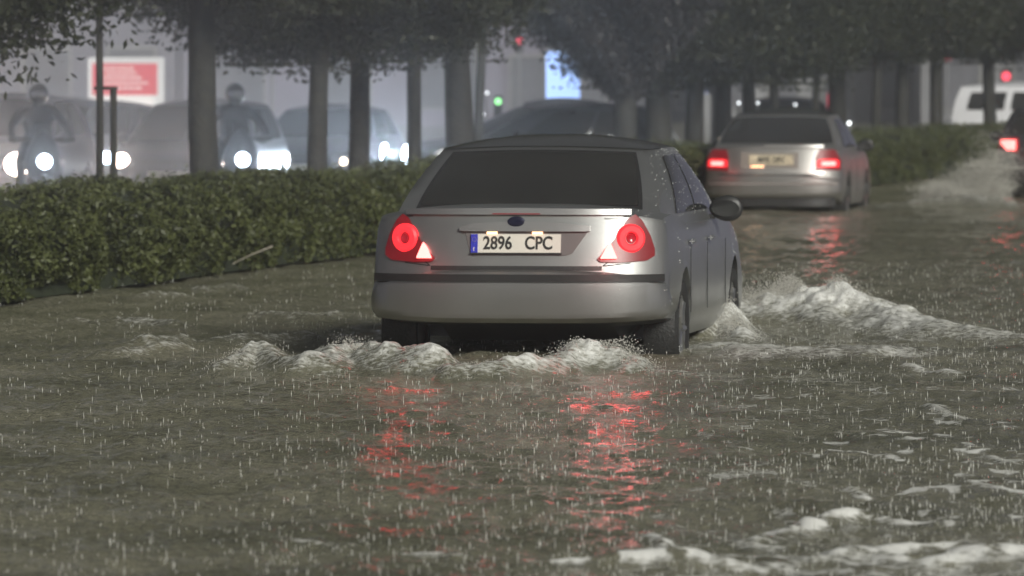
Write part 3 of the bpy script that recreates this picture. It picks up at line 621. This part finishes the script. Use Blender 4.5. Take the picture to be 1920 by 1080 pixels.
# ---- motorcyclist
def motorcycle(px, d, mlab, rlab):
    p = dp(px, d); rz = PI + R(9)
    m = tag(empty('motorcycle', p, rz), mlab, 'motorcycle', 'motorcycles among the oncoming traffic')
    for y, nm in ((1.45, 'wheel'), (.1, 'wheel')):
        bm = bmesh.new(); lathe(bm, [(-.05, .24), (-.055, .29), (0, .32), (.055, .29), (.05, .24)], 'X', n=32, close=False); t = bmobj(nm, bm, 'rubber', m, (0, y, .32))
        bm = bmesh.new(); lathe(bm, [(-.04, .02), (-.015, .24), (.015, .24), (.04, .02)], 'X', n=24); bmobj('rim', bm, 'rim', t)
    bm = bmesh.new()
    for sx in (-1, 1): tube(bm, [(sx*.09, 1.45, .32), (sx*.09, 1.25, .75), (sx*.09, 1.15, .98)], .025, 8)
    bmobj('fork', bm, 'steel', m)
    bm = bmesh.new(); tube(bm, [(-.38, 1.02, 1.02), (-.2, 1.12, 1.05), (0, 1.15, 1.02), (.2, 1.12, 1.05), (.38, 1.02, 1.02)], .016, 8); bmobj('handlebar', bm, 'trim', m)
    bm = bmesh.new(); bmesh.ops.create_icosphere(bm, subdivisions=3, radius=1)
    for v in bm.verts: v.co.x *= .22*(1-.35*v.co.z); v.co.y *= .16; v.co.z *= .32
    bmobj('fairing', bm, 'darkpaint', m, (0, 1.28, .85))
    bm = bmesh.new(); bmesh.ops.create_icosphere(bm, subdivisions=3, radius=1)
    for v in bm.verts: v.co.x *= .17; v.co.y *= .45; v.co.z *= .17
    bmobj('tank', bm, 'darkpaint', m, (0, .80, .78))
    bm = bmesh.new(); bbox(bm, 0, .28, .80, .24, .62, .09, .03); bmobj('seat', bm, 'trim', m)
    bm = bmesh.new(); bbox(bm, 0, .72, .45, .26, .5, .34, .05); bmobj('engine', bm, 'steel', m)
    bm = bmesh.new(); lathe(bm, [(0, .09), (.05, .08), (.06, .04)], 'Y', n=20); bmobj('headlight', bm, 'hlb', m, (0, 1.44, .78))
    pointlamp('headlight_beam', m, (0, 1.6, .78), 220, (.72, .86, 1), .05, 110, (R(90), 0, 0))
    bm = bmesh.new(); bbox(bm, 0, 0, 0, .20, .012, .2, .005); o = bmobj('windshield', bm, 'glass', m, (0, 1.25, 1.17)); o.rotation_euler = (R(35), 0, 0)
    # rider, one skinned body
    r = tag(empty('person', p, rz), rlab, 'person', 'motorcycle riders among the oncoming traffic')
    J = dict(pel=(0, .32, .92), wai=(0, .38, 1.10), che=(0, .50, 1.32), nek=(0, .56, 1.45), hed=(0, .60, 1.55),
             sl=(-.19, .50, 1.38), el=(-.34, .72, 1.20), hl=(-.36, 1.02, 1.06), sr=(.19, .50, 1.38), er=(.34, .72, 1.20), hr=(.36, 1.02, 1.06),
             pl=(-.12, .36, .90), kl=(-.24, .76, .78), al=(-.20, .55, .36), fl=(-.20, .70, .30), pr=(.12, .36, .90), kr=(.24, .76, .78), ar=(.20, .55, .36), fr=(.20, .70, .30))
    rad = dict(pel=.15, wai=.145, che=.17, nek=.065, hed=.08, sl=.085, el=.05, hl=.038, sr=.085, er=.05, hr=.038, pl=.11, kl=.075, al=.05, fl=.045, pr=.11, kr=.075, ar=.05, fr=.045)
    ks = list(J); E = [('pel', 'wai'), ('wai', 'che'), ('che', 'nek'), ('nek', 'hed'), ('che', 'sl'), ('sl', 'el'), ('el', 'hl'), ('che', 'sr'), ('sr', 'er'), ('er', 'hr'), ('pel', 'pl'), ('pl', 'kl'), ('kl', 'al'), ('al', 'fl'), ('pel', 'pr'), ('pr', 'kr'), ('kr', 'ar'), ('ar', 'fr')]
    me = bpy.data.meshes.new('body'); me.from_pydata([J[k] for k in ks], [(ks.index(a), ks.index(b)) for a, b in E], [])
    o = bpy.data.objects.new('body', me); C.objects.link(o); o.parent = r
    o.modifiers.new('s', 'SKIN'); sd = o.modifiers.new('d', 'SUBSURF'); sd.levels = sd.render_levels = 1
    for i, k in enumerate(ks): me.skin_vertices[0].data[i].radius = (rad[k], rad[k]); me.skin_vertices[0].data[i].use_root = (i == 0)
    me.materials.append(M['darkcloth'])
    bpy.context.view_layer.update(); m2 = bpy.data.meshes.new_from_object(o.evaluated_get(bpy.context.evaluated_depsgraph_get())); o.modifiers.clear(); o.data = m2
    if not m2.materials: m2.materials.append(M['darkcloth'])
    bm = bmesh.new(); bmesh.ops.create_icosphere(bm, subdivisions=3, radius=1)
    for v in bm.verts: v.co.x *= .125; v.co.y *= .15; v.co.z *= .14
    h = bmobj('helmet', bm, 'darkpaint', r, (0, .62, 1.60))
    bm = bmesh.new(); bmesh.ops.create_icosphere(bm, subdivisions=3, radius=1)
    bmesh.ops.delete(bm, geom=[v for v in bm.verts if v.co.y < .45 or abs(v.co.z) > .45], context='VERTS')
    for v in bm.verts: v.co.x *= .13; v.co.y *= .156; v.co.z *= .14
    bmobj('visor', bm, 'chrome', h)
    for sx in (-1, 1):
        bm = bmesh.new()
        for k in range(4): tube(bm, [(sx*(.33+.022*k), 1.0, 1.075), (sx*(.335+.022*k), 1.045, 1.065), (sx*(.335+.022*k), 1.05, 1.03), (sx*(.335+.022*k), 1.02, 1.01)], [.011, .011, .010, .009], 6)
        tube(bm, [(sx*.33, 1.0, 1.05), (sx*.325, 1.01, 1.02), (sx*.335, 1.03, 1.0)], [.013, .011, .010], 6)
        bmobj('glove', bm, 'trim', r)
motorcycle(430, 88, 'motorcycle with a blue-white headlamp just right of the thickest left trunk', 'rider in dark clothes and helmet just right of the thickest left trunk')
motorcycle(64, 86, 'motorcycle with a bluish headlamp between the left photo edge and the young tree', 'rider in dark clothes and helmet between the left photo edge and the young tree')

# ---------------------------------------------------------------- vegetation
def leaves(c, size, drop=.0, tilt=1.0):
    """one folded diamond per centre, random orientation"""
    n = len(c); a = RNG.normal(size=(n, 3)); a[:, 2] = a[:, 2]*.7 - drop; a /= np.linalg.norm(a, axis=1)[:, None]
    b = np.cross(a, RNG.normal(size=(n, 3))); b /= np.linalg.norm(b, axis=1)[:, None] + 1e-9
    s = (size*RNG.uniform(.6, 1.3, n))[:, None]
    return np.stack([c - a*s, c + b*s*.42, c + a*s, c - b*s*.42], 1).reshape(-1, 3)
def hedge():
    root = tag(empty('hedge', (front(60)-.8, 60, .2)), 'long clipped green hedge running along the flooded median, under the row of trees', 'hedge')
    rx, ry = front(60)-.8, 60
    n = 250000; u = RNG.random(n); d = 43*(158/43)**(u**1.25)
    top = RNG.random(n) < .38; H = .70 + .07*vnoise(d*.7, d*0+3, 3) + .06*vnoise(d*2.4, d*0+9, 4)
    wd = 1.2; zz = np.where(top, 1, RNG.random(n)**.8)
    off = np.where(top, RNG.random(n)*wd, 0.0)
    bulge = .15*vnoise(d*1.3, zz*2.0, 7) + .10*vnoise(d*4, zz*5, 8) + .04
    round_ = .22*np.clip((zz-.7)/.3, 0, 1)**2
    depth = np.abs(RNG.normal(0, .05, n))
    x = front(d) - np.where(top, off+.12, -bulge + round_ + depth); z = .2 + zz*H - np.where(top, depth + .05*np.abs(off/wd-.5), 0)
    z += np.where(top, .05*vnoise(d*2.3, off*3, 12), 0) + np.where(RNG.random(n) < .05, RNG.random(n)*.10, 0)*top
    c = np.stack([x-rx, d-ry, z-.2], -1)
    o = soup('foliage', leaves(c, .025), 4, 'hedgeleaf', root, [(0, 1, 2, 3)])
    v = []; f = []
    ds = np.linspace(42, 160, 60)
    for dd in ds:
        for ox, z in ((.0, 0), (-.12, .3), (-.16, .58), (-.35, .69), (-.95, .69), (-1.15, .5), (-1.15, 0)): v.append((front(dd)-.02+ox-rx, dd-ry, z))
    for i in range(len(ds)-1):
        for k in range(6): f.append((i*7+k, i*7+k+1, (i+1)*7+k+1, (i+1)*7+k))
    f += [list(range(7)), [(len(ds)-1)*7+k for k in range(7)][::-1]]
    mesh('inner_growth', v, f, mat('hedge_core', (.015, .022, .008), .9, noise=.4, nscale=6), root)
hedge()

crown_cache = {}
def crown_mesh(kind, var):
    key = (kind, var)
    if key in crown_cache: return crown_cache[key]
    rs = np.random.default_rng(100+var*7+len(kind)); n = 70000 if kind != 'small' else 8000
    if kind == 'round':      # clumps filling a broad dome
        k = 110; cc = rs.normal(size=(k, 3)); cc /= np.linalg.norm(cc, axis=1)[:, None]; cc *= rs.random((k, 1))**.4
        cc = cc*np.array([1.9, 1.9, 1.25]) + np.array([0, 0, 3.75]); lo = rs.random(k) < .55
        t_ = rs.random(k)*2*PI; q_ = 1.75*rs.random(k)**.5; low = np.stack([q_*np.cos(t_), q_*np.sin(t_), 2.20+.4*rs.random(k)+.28*np.maximum(q_-.9, 0)+.25*np.sin(t_*2+var), ], -1)
        cc = np.where(lo[:, None], low, cc); cc[:, 2] = np.maximum(cc[:, 2], 2.05); cr = rs.uniform(.34, .62, k)
        i = rs.integers(0, k, n); p = cc[i] + np.clip(rs.normal(size=(n, 3)), -1.7, 1.7)*cr[i][:, None]*np.array([.55, .55, .42]); size = .042; drop = .5
        k2 = 60; c2 = rs.normal(size=(k2, 3)); c2 /= np.linalg.norm(c2, axis=1)[:, None]; c2 = c2*rs.random((k2, 1))**.4*np.array([2.0, 2.0, 2.6]) + np.array([0, 0, 6.2])
        i = rs.integers(0, k2, 16000); p = np.concatenate([p, c2[i] + rs.normal(size=(16000, 3))*.42]); size = np.where(np.arange(len(p)) < n, .042, .10)
    elif kind == 'small':
        k = 20; cc = rs.normal(size=(k, 3)); cc /= np.linalg.norm(cc, axis=1)[:, None]; cc *= rs.random((k, 1))**.4
        cc = cc*np.array([.62, .62, .62]) + np.array([0, 0, 2.70]); cr = rs.uniform(.22, .36, k)
        i = rs.integers(0, k, n); p = cc[i] + rs.normal(size=(n, 3))*cr[i][:, None]*np.array([.55, .55, .5]); size = .042; drop = .8
    else:                    # low dense cone with hanging fringes
        n = 34000; z = 1.3 + 4.2*rs.random(n)**.9; t = rs.random(n)*2*PI
        r = np.clip(.32+(z-1.4)*.88, 0, 2.0)*np.clip((6.2-z)/2.2, 0, 1)*(.75+.25*np.sin(t*5+z*3))*rs.random(n)**.45
        p = np.stack([r*np.cos(t), r*np.sin(t), z], -1); size = .055; drop = 1.5
    st = RNG.bit_generator.state; v = leaves(p, size, drop)
    o = soup('crown', v, 4, 'needle' if kind == 'cone' else 'leaf', None, [(0, 1, 2, 3)])
    me = o.data; bpy.data.objects.remove(o); crown_cache[key] = me
    return me
def tree(label, px, d, wpx, kind='round', lean=0, h=3.6, rot=0, sc=1, dz=0, var=0, name='tree', cat='tree', group='trees along the median hedge', cz=1):
    p = dp(px, d); r = wpx*d/F/2
    root = tag(empty(name, (p.x, p.y, .2)), label, cat, group)
    bm = bmesh.new()
    pts = [(0, 0, -.05), (lean*.1, 0, .35), (lean*.4, .02, 1.2), (lean*.8, -.02, 2.0), (lean, .03, 2.7), (lean*1.1, 0, h)]
    tube(bm, pts, [r*1.35, r*1.08, r*1.0, r*.95, r*.8, r*.4], 14)
    if kind != 'small':
        for k in range(5):
            a = rot+k*1.3; z = 2.15+.18*k; tube(bm, [(lean*.9, 0, z), (lean+.45*math.cos(a), .45*math.sin(a), z+.45), (lean+1.1*math.cos(a), 1.1*math.sin(a), z+.95)], [r*.45, r*.3, r*.12], 7)
    for v in bm.verts:
        q = v.co; q += Vector((mnoise.noise(q*3+Vector((px, 0, 0)))*r*.22, mnoise.noise(q*3+Vector((0, px, 0)))*r*.22, 0))
    bmobj('trunk', bm, 'bark', root)
    c = bpy.data.objects.new('crown', crown_mesh(kind, var)); C.objects.link(c); c.parent = root
    c.rotation_euler = (0, 0, rot); c.scale = (sc, sc, sc*cz); c.location = (lean, 0, dz)
    return root
TL = [  # photo x, distance, trunk width in photo pixels, crown lift, label
    (385, 69.6, 54, .50, 'thick straight trunk at the left, widest of the row, beside the motorcyclist'),
    (593, 75, 35, .02, 'slim trunk left of its close twin, over the dark low car'),
    (673, 77.6, 36, -.05, 'slim trunk just left of the dazzling blue-white headlamps'),
    (776, 80.8, 26, .40, 'thinnest trunk left of the silver saloon, right beside the blue-white headlamps'),
    (866, 84, 52, .72, 'thick trunk rising directly behind the left roof corner of the silver saloon'),
    (893, 92, 18, .8, 'narrow trunk tucked behind the right side of a thick trunk'),
    (1236, 100, 46, -.35, 'reddish-grey broad trunk above the right pillar of the silver saloon'),
    (1300, 103.5, 34, -.45, 'dark trunk between the silver saloon roof and the beige saloon'),
    (1355, 106.5, 30, -.3, 'trunk at the left edge of the beige saloon roof'),
    (1403, 110, 24, -.15, 'trunk rising behind the left of the beige saloon roof'),
    (1456, 113, 18, .10, 'narrow trunk above the middle of the beige saloon roof'),
    (1524, 117, 14, .15, 'thinnest trunk above the right half of the beige saloon roof'),
    (1572, 120, 34, .02, 'broad trunk just right of the beige saloon rear window'),
    (1641, 125, 18, .05, 'thin trunk first to the right of the beige saloon'),
    (1691, 130, 24, .10, 'trunk standing left of the red and white round sign'),
    (1755, 136, 25, .12, 'trunk touching the left edge of the red and white round sign'),
    (1858, 147, 25, .10, 'trunk in front of the white van'),
    (1935, 155, 24, .10, 'trunk at the right edge of the photo, mostly crown')]
for i, (px, d, wd, dz, lab) in enumerate(TL):
    tree('tree, ' + lab, px, d, wd, 'round', rot=i*2.1, dz=dz, var=i % 4, sc=1 if d < 90 else 1.05, lean=(-.04, .05, .02, .0, -.09, .1)[i % 6])
tree('young tree with drooping leaves beside its wooden stake, far left', 187, 64, 14, 'small', h=2.6, rot=.5, dz=0, var=0, sc=1.15)
tree('dark drooping evergreen with ragged hanging fringe, right of the lit blue panel', 1172, 97, 44, 'cone', rot=0, var=0, cat='tree', name='evergreen_tree')
# far row beyond the other carriageway
for i, (px, d) in enumerate(((1220, 150), (1300, 156), (1345, 150))):
    tree(('leafy tree across the far carriageway, behind the broad reddish trunk', 'leafy tree across the far carriageway, left of the beige saloon', 'leafy tree across the far carriageway, behind the beige saloon roof')[i], px, d, 22, 'cone', rot=i*1.7, var=1+i % 2, group='trees beyond the far carriageway', name='evergreen_tree')
p0, p1 = dp(443, 57.2, 491), dp(510, 57.9, 462)
bm = bmesh.new(); tube(bm, [p0-Vector((.03, 0, .02)), p0, p0*.6+p1*.4+Vector((0, 0, .006)), p1], [.004, .004, .006, .009], 8)
tag(bmobj('branch', bm, mat('wet_wood', (.38, .34, .28), .12, coat=1, bump=.4, bscale=90)), 'pale wet broken branch sticking out at the foot of the hedge', 'branch')
# stake of the young tree
tree('tree, trunk just outside the frame, its dark crown filling the top left corner', -240, 57, 40, 'round', rot=.9, dz=-.25, var=2)
st = tag(empty('tree_stake', (dp(213, 63.5).x, 63.5, .2)), 'dark post with a crossbar tied to the young tree at the left', 'post')
bm = bmesh.new(); tube(bm, [(0, 0, -.03), (0, 0, 1.49)], [.034, .032], 12); bmobj('post', bm, 'bark', st)
bm = bmesh.new(); bbox(bm, -.07, 0, 1.50, .22, .03, .03, .005); bmobj('crossbar', bm, 'bark', st)

# ---------------------------------------------------------------- background
def building(px, d, wm, h, col, label, floors=4, cols=5, lit=()):
    p = dp(px, d); root = tag(empty('building', (p.x, p.y, 0)), label, 'building', 'buildings across the street')
    m = mat('facade', col, .8, noise=.15, nscale=.7, bump=.3, bscale=3)
    bm = bmesh.new(); bbox(bm, 0, 6, h/2, wm, 12, h); bmobj('wall', bm, m, root, smooth=False)
    bm = bmesh.new(); bbox(bm, 0, 5.9, h+.2, wm+.5, 12.6, .4); bmobj('roof', bm, 'concrete', root, smooth=False)
    fh = h/floors; cw = wm/cols
    for a in range(floors):
        for b in range(cols):
            x = -wm/2+cw*(b+.5); z = fh*(a+.5)
            bm = bmesh.new()
            for q in ((-cw*.28, .08, fh*.62), (cw*.28, .08, fh*.62)): bbox(bm, x+q[0], -.04, z, .08, .1, q[2])
            for q in (-fh*.31, fh*.31): bbox(bm, x, -.04, z+q, cw*.56+.08, .12, .08)
            fr = bmobj('window', bm, 'concrete', root, smooth=False)
            bm = bmesh.new(); bbox(bm, x, -.012, z, cw*.54, .02, fh*.6); bmobj('pane', bm, mat('lit_pane', (.5, .5, .5), .3, emit=.35, ecol=(.8, .85, 1)) if (a, b) in lit else 'pane_grey', fr, smooth=False)
building(-150, 232, 17, 14, (.15, .145, .175), 'grey street block with window rows at the far left behind the billboard', 4, 6)
building(640, 240, 11, 16, (.20, .19, .24), 'pale plain block behind the middle trunks, left of the lit blue panel', 4, 3)
building(930, 250, 9, 13, (.18, .165, .205), 'mauve-grey block behind the silver saloon roof', 4, 4)
building(1240, 262, 9.5, 14, (.09, .085, .095), 'dark block behind the drooping evergreen', 4, 4)
building(1620, 258, 12, 14, (.25, .25, .26), 'greenish-grey block behind the beige saloon and the thin trunks', 4, 6)
building(2010, 252, 11, 14, (.20, .20, .21), 'grey block behind the white van', 4, 4)

def panel(name, label, cat, px0, px1, py0, py1, d, m, frame, legs=True):
    """a framed panel on two legs facing the street"""
    a = dp(px0, d, py0); b = dp(px1, d, py1); cx = (a.x+b.x)/2; root = tag(empty(name, (cx, d, 0)), label, cat)
    wm = b.x-a.x; hm = a.z-b.z; zc = (a.z+b.z)/2; t = .06
    bm = bmesh.new()
    for s_ in (-1, 1): bbox(bm, s_*(wm/2-t/2), 0, zc, t, .14, hm); 
    for s_ in (-1, 1): bbox(bm, 0, 0, zc+s_*(hm/2-t/2), wm-2*t, .135, t)
    bmobj('frame', bm, frame, root, smooth=False)
    bm = bmesh.new(); bbox(bm, 0, 0, zc, wm-2*t, .08, hm-2*t); pn = bmobj('face', bm, m, root, smooth=False)
    if legs:
        for s_ in (-.35, .35):
            bm = bmesh.new(); bbox(bm, s_*wm, .02, (zc-hm/2)/2, .09, .09, zc-hm/2, .01); bmobj('leg', bm, 'steel', root)
    return root, pn, wm, hm, zc
r_, pn, wm, hm, zc = panel('billboard', 'red and white billboard with rows of white lettering in a pale frame, far left', 'billboard', 166, 308, 108, 222, 150, mat('poster_white', (.6, .6, .62), .5, emit=.04, ecol=(1, 1, 1)), 'whitepaint')
redm = mat('poster_red', (.55, .06, .08), .5, emit=.08, ecol=(1, .12, .16)); wht = mat('poster_text', (.8, .78, .78), .5, emit=.10, ecol=(1, .9, .9))
bm = bmesh.new(); bbox(bm, -.03, -.045, zc+.19, wm*.86, .012, hm*.52, .003); bmobj('red_field', bm, redm, pn, smooth=False)
for k, (x0, x1, zz) in enumerate(((-.5, .12, .42), (-.46, .22, .32), (-.55, .30, .22), (-.52, .48, .11), (-.2, .3, .0))):
    bm = bmesh.new(); x = x0
    while x < x1:
        wl = random.uniform(.05, .11); bbox(bm, (x+min(x+wl, x1))/2, -.055, zc+zz, wl, .008, .038); x += wl+.02
    bmobj('lettering', bm, wht, pn, smooth=False)
bm = bmesh.new(); bbox(bm, -.05, -.045, zc-.27, wm*.8, .012, .22, .05); bmobj('white_banner', bm, wht, pn)
bm = bmesh.new(); bbox(bm, -.1, -.045, zc-.52, wm*.7, .012, .18); bmobj('red_field', bm, redm, pn, smooth=False)
panel('lit_panel', 'bright pale blue illuminated panel beside the ragged evergreen', 'lit sign', 1019, 1092, 92, 232, 168, mat('blue_screen', (.4, .6, 1), .4, emit=.9, ecol=(.33, .50, 1)), 'steel')
panel('lit_panel', 'small narrow blue illuminated panel between dark trunks left of the beige saloon', 'lit sign', 1318, 1334, 136, 178, 190, mat('blue_screen_small', (.4, .5, 1), .4, emit=.55, ecol=(.30, .42, 1)), 'steel')

def pole_lamp(name, label, cat, px, py, d, r, m, disc=True, bar=False, ry=None):
    p = dp(px, d, py); root = tag(empty(name, (p.x, d, 0)), label, cat)
    bm = bmesh.new(); tube(bm, [(0, .06, 0), (0, .06, p.z+r)], .04, 10); bmobj('pole', bm, 'steel', root)
    bm = bmesh.new(); lathe(bm, [(-.03, r), (0, r)], 'Y', n=28)
    if ry:
        for v in bm.verts: v.co.z *= ry
    h = bmobj('sign_face' if bar else 'lamp', bm, m, root, (0, 0, p.z))
    if bar:
        bm = bmesh.new(); bbox(bm, 0, -.036, 0, r*1.5, .01, r*.36); bmobj('white_bar', bm, wht, h)
    elif not ry:
        bm = bmesh.new(); bbox(bm, 0, .03, 0, r*2.6, .05, r*2.8+.3, .02); bmobj('housing', bm, 'trim', root, (0, 0, p.z-.12))
    return root
redlit = mat('red_signal', (.8, .05, .08), .4, emit=1.3, ecol=(1, .08, .14)); redsoft = mat('red_sign_face', (.6, .04, .08), .5, emit=.5, ecol=(1, .06, .14))
pole_lamp('road_sign', 'round red no-entry sign with a white bar on a pole, upper right', 'sign', 1775, 97, 215, .27, redsoft, bar=True)
pole_lamp('traffic_light', 'red traffic light glowing above the white van', 'traffic light', 1886, 143, 190, .12, redlit)
pole_lamp('traffic_light', 'red traffic light glowing through leaves at the top, above the broad reddish trunk', 'traffic light', 1252, 12, 140, .16, redlit)
pole_lamp('traffic_light', 'tiny red traffic light left of the lit blue panel', 'traffic light', 974, 76, 220, .10, redlit)
pole_lamp('hanging_sign', 'small red and white vertical sign among the leaves right of the thick left trunk', 'sign', 510, 66, 160, .09, redlit, ry=2.2)
pole_lamp('red_light_tube', 'thin upright red light behind the right roof pillar of the beige saloon', 'light', 1554, 188, 128, .025, redlit, ry=8)
pole_lamp('green_light', 'small green light above the dark car roofs, right of the thick trunk', 'light', 934, 190, 150, .07, 'green')
# far lights and roof glints over the queue, glints built as glowing balls on poles
def far_glint_light(px, py, d, r, m, label):
    p = dp(px, d, py); root = tag(empty('glint_light', (p.x, d, 0)), label, 'lamp', 'small lamps and glints over the queue')
    bm = bmesh.new(); tube(bm, [(0, .03, 0), (0, .03, p.z)], .02, 8); bmobj('pole', bm, 'steel', root)
    bm = bmesh.new(); bmesh.ops.create_icosphere(bm, subdivisions=2, radius=r*.6); bmobj('lamp', bm, m, root, (0, 0, p.z))  # glowing ball
for px, py, d, r, m, lb in ((155, 234, 118, .085, 'hls', 'white lamp over the dark hatchback at the left, left of the young tree'), (130, 276, 116, .06, 'hls', 'lower white lamp between the two left dark cars'),
        (905, 168, 150, .03, 'hls', 'tiny white lamp beside the thick trunk behind the saloon, upper one'), (913, 174, 150, .045, 'hls', 'small white lamp just left of the green light'), (906, 214, 140, .045, 'hls', 'small white lamp low beside the thick trunk behind the saloon'),
        (1066, 205, 140, .04, 'hls', 'white lamp under the right edge of the lit blue panel'), (1099, 207, 140, .07, 'hls', 'brightest white lamp under the ragged evergreen'), (1086, 228, 138, .045, 'hls', 'white lamp just over the silver saloon roof, under the evergreen'),
        (1385, 193, 126, .04, 'hls', 'left small glint over the beige saloon roof'), (1421, 193, 126, .035, 'hls', 'middle small glint over the beige saloon roof'), (1491, 196, 126, .035, 'hls', 'right small glint over the beige saloon roof'),
        (1592, 231, 110, .05, 'hls', 'white lamp right of the beige saloon roof'), (610, 213, 110, .03, 'hls', 'left tiny roof glint between the close trunks'), (647, 213, 110, .045, 'hls', 'right small roof glint between the close trunks'),
        (1352, 262, 92, .05, 'hly', 'yellow lamp above the left tail lamp of the beige saloon'), (465, 225, 110, .03, 'hls', 'tiny glint right of the motorcyclist'), (355, 222, 110, .05, 'hls', 'pale lamp at the left side of the thickest trunk')):
    far_glint_light(px, py, d, r, m, lb)

# ---------------------------------------------------------------- spray, rain splashes
M['jet'] = mat('rain_jet', (.66, .66, .62), .15)
M['spray'] = mat('spray', (.72, .70, .64), .25, trans=.25)
def spray(name, label, cat, gen, n, rmin, rmax, ez=1.4):
    c = gen(n); r = RNG.uniform(rmin, rmax, len(c))*RNG.uniform(.4, 1, len(c))
    o = soup(name, octs(c, r, r, r*ez), 6, 'spray', None, OCT); tag(o, label, cat, kind='stuff'); return o
def crest(pts, up, wd):
    P = [wp(*p) for p in pts]
    def g(n):
        i = RNG.integers(0, len(P)-1, n); t = RNG.random(n); a = np.array([tuple(p) for p in P]); c = a[i]*(1-t)[:, None]+a[i+1]*t[:, None]
        hh = np.array(up)[i]*(1-t)+np.array(up)[i+1]*t
        c[:, 0] += RNG.normal(0, wd, n); c[:, 1] += RNG.normal(0, wd*1.6, n); c[:, 2] += hh*(.35+.75*RNG.random(n)**1.3)*(1+.3*vnoise(c[:, 0]*6, c[:, 1]*3, 77))
        return c
    return g
spray('bow_spray', 'pale spray flying off the wave beside the silver saloon front wheel', 'spray', crest([(1400, 606), (1470, 604), (1560, 606), (1650, 612)], [.14, .27, .24, .12], .10), 26000, .0015, .005)
spray('wheel_spray', 'pale water climbing beside the silver saloon rear wheel', 'spray', crest([(1298, 640), (1340, 632), (1395, 645)], [.30, .28, .05], .05), 12000, .0015, .005)
spray('wake_spray', 'low foam crests and drops right behind the silver saloon bumper', 'spray', crest([(430, 700), (480, 692), (600, 700), (660, 695), (800, 704), (1000, 706), (1090, 698), (1160, 698), (1210, 704)], [.06, .12, .03, .16, .03, .08, .15, .15, .03], .06), 16000, .0015, .0045)
def plume(n):
    b = wp(1820, 385); u = RNG.random(n); sp = RNG.normal(size=(n, 3)); h = 1.0*RNG.random(n)**1.45
    x = b.x - .60 + 1.0*u + sp[:, 0]*(.05+.12*h) + .12*h; hh = h*(.22+.85*u**.8); k = .75+.35*vnoise(u*9, h*4, 5)
    return np.stack([x, b.y+sp[:, 1]*.35, WZ+hh*k], -1)
spray('tyre_spray', 'tall pale plume of spray beside the black car at the right edge', 'spray', plume, 46000, .003, .009)

def rain():
    n = 24000; d = 21.5*(60/21.5)**(RNG.random(n)**1.15); x = RNG.uniform(-.08, .08, n)*d
    dens = .5+.5*vnoise(x*1.2, d*.6, 15); k = RNG.random(n) < (.30+.70*dens**2)*np.clip(.62+x/d*5.5, .2, 1); d, x = d[k], x[k]; n = len(d)
    h = .004+.024*RNG.random(n)**2.4; wv = RNG.uniform(.0006, .0021, n)*(d/28)**.5
    o = soup('rain_splashes', octs(np.stack([x, d, WZ+.03+h*.6], -1), wv, wv, h), 6, 'jet', None, OCT); tag(o, 'tiny upright jets where raindrops strike the flood water', 'rain splashes', kind='stuff')
rain()

# ---------------------------------------------------------------- wet night air
bm = bmesh.new(); bbox(bm, 0, 150, 8.4, 170, 306, 18.8)
hz = bmobj('haze', bm, None, smooth=False); hz['kind'] = 'stuff'; hz['label'] = 'wet night haze over the whole street'; hz['category'] = 'haze'
m = bpy.data.materials.new('wet_air'); m.use_nodes = True; t = m.node_tree; t.nodes.remove(t.nodes['Principled BSDF'])
pv = t.nodes.new('ShaderNodeVolumePrincipled'); pv.inputs['Color'].default_value = (.92, .94, 1, 1); pv.inputs['Density'].default_value = .0019; pv.inputs['Anisotropy'].default_value = 0.80
t.links.new(pv.outputs[0], t.nodes['Material Output'].inputs['Volume']); hz.data.materials.append(m)
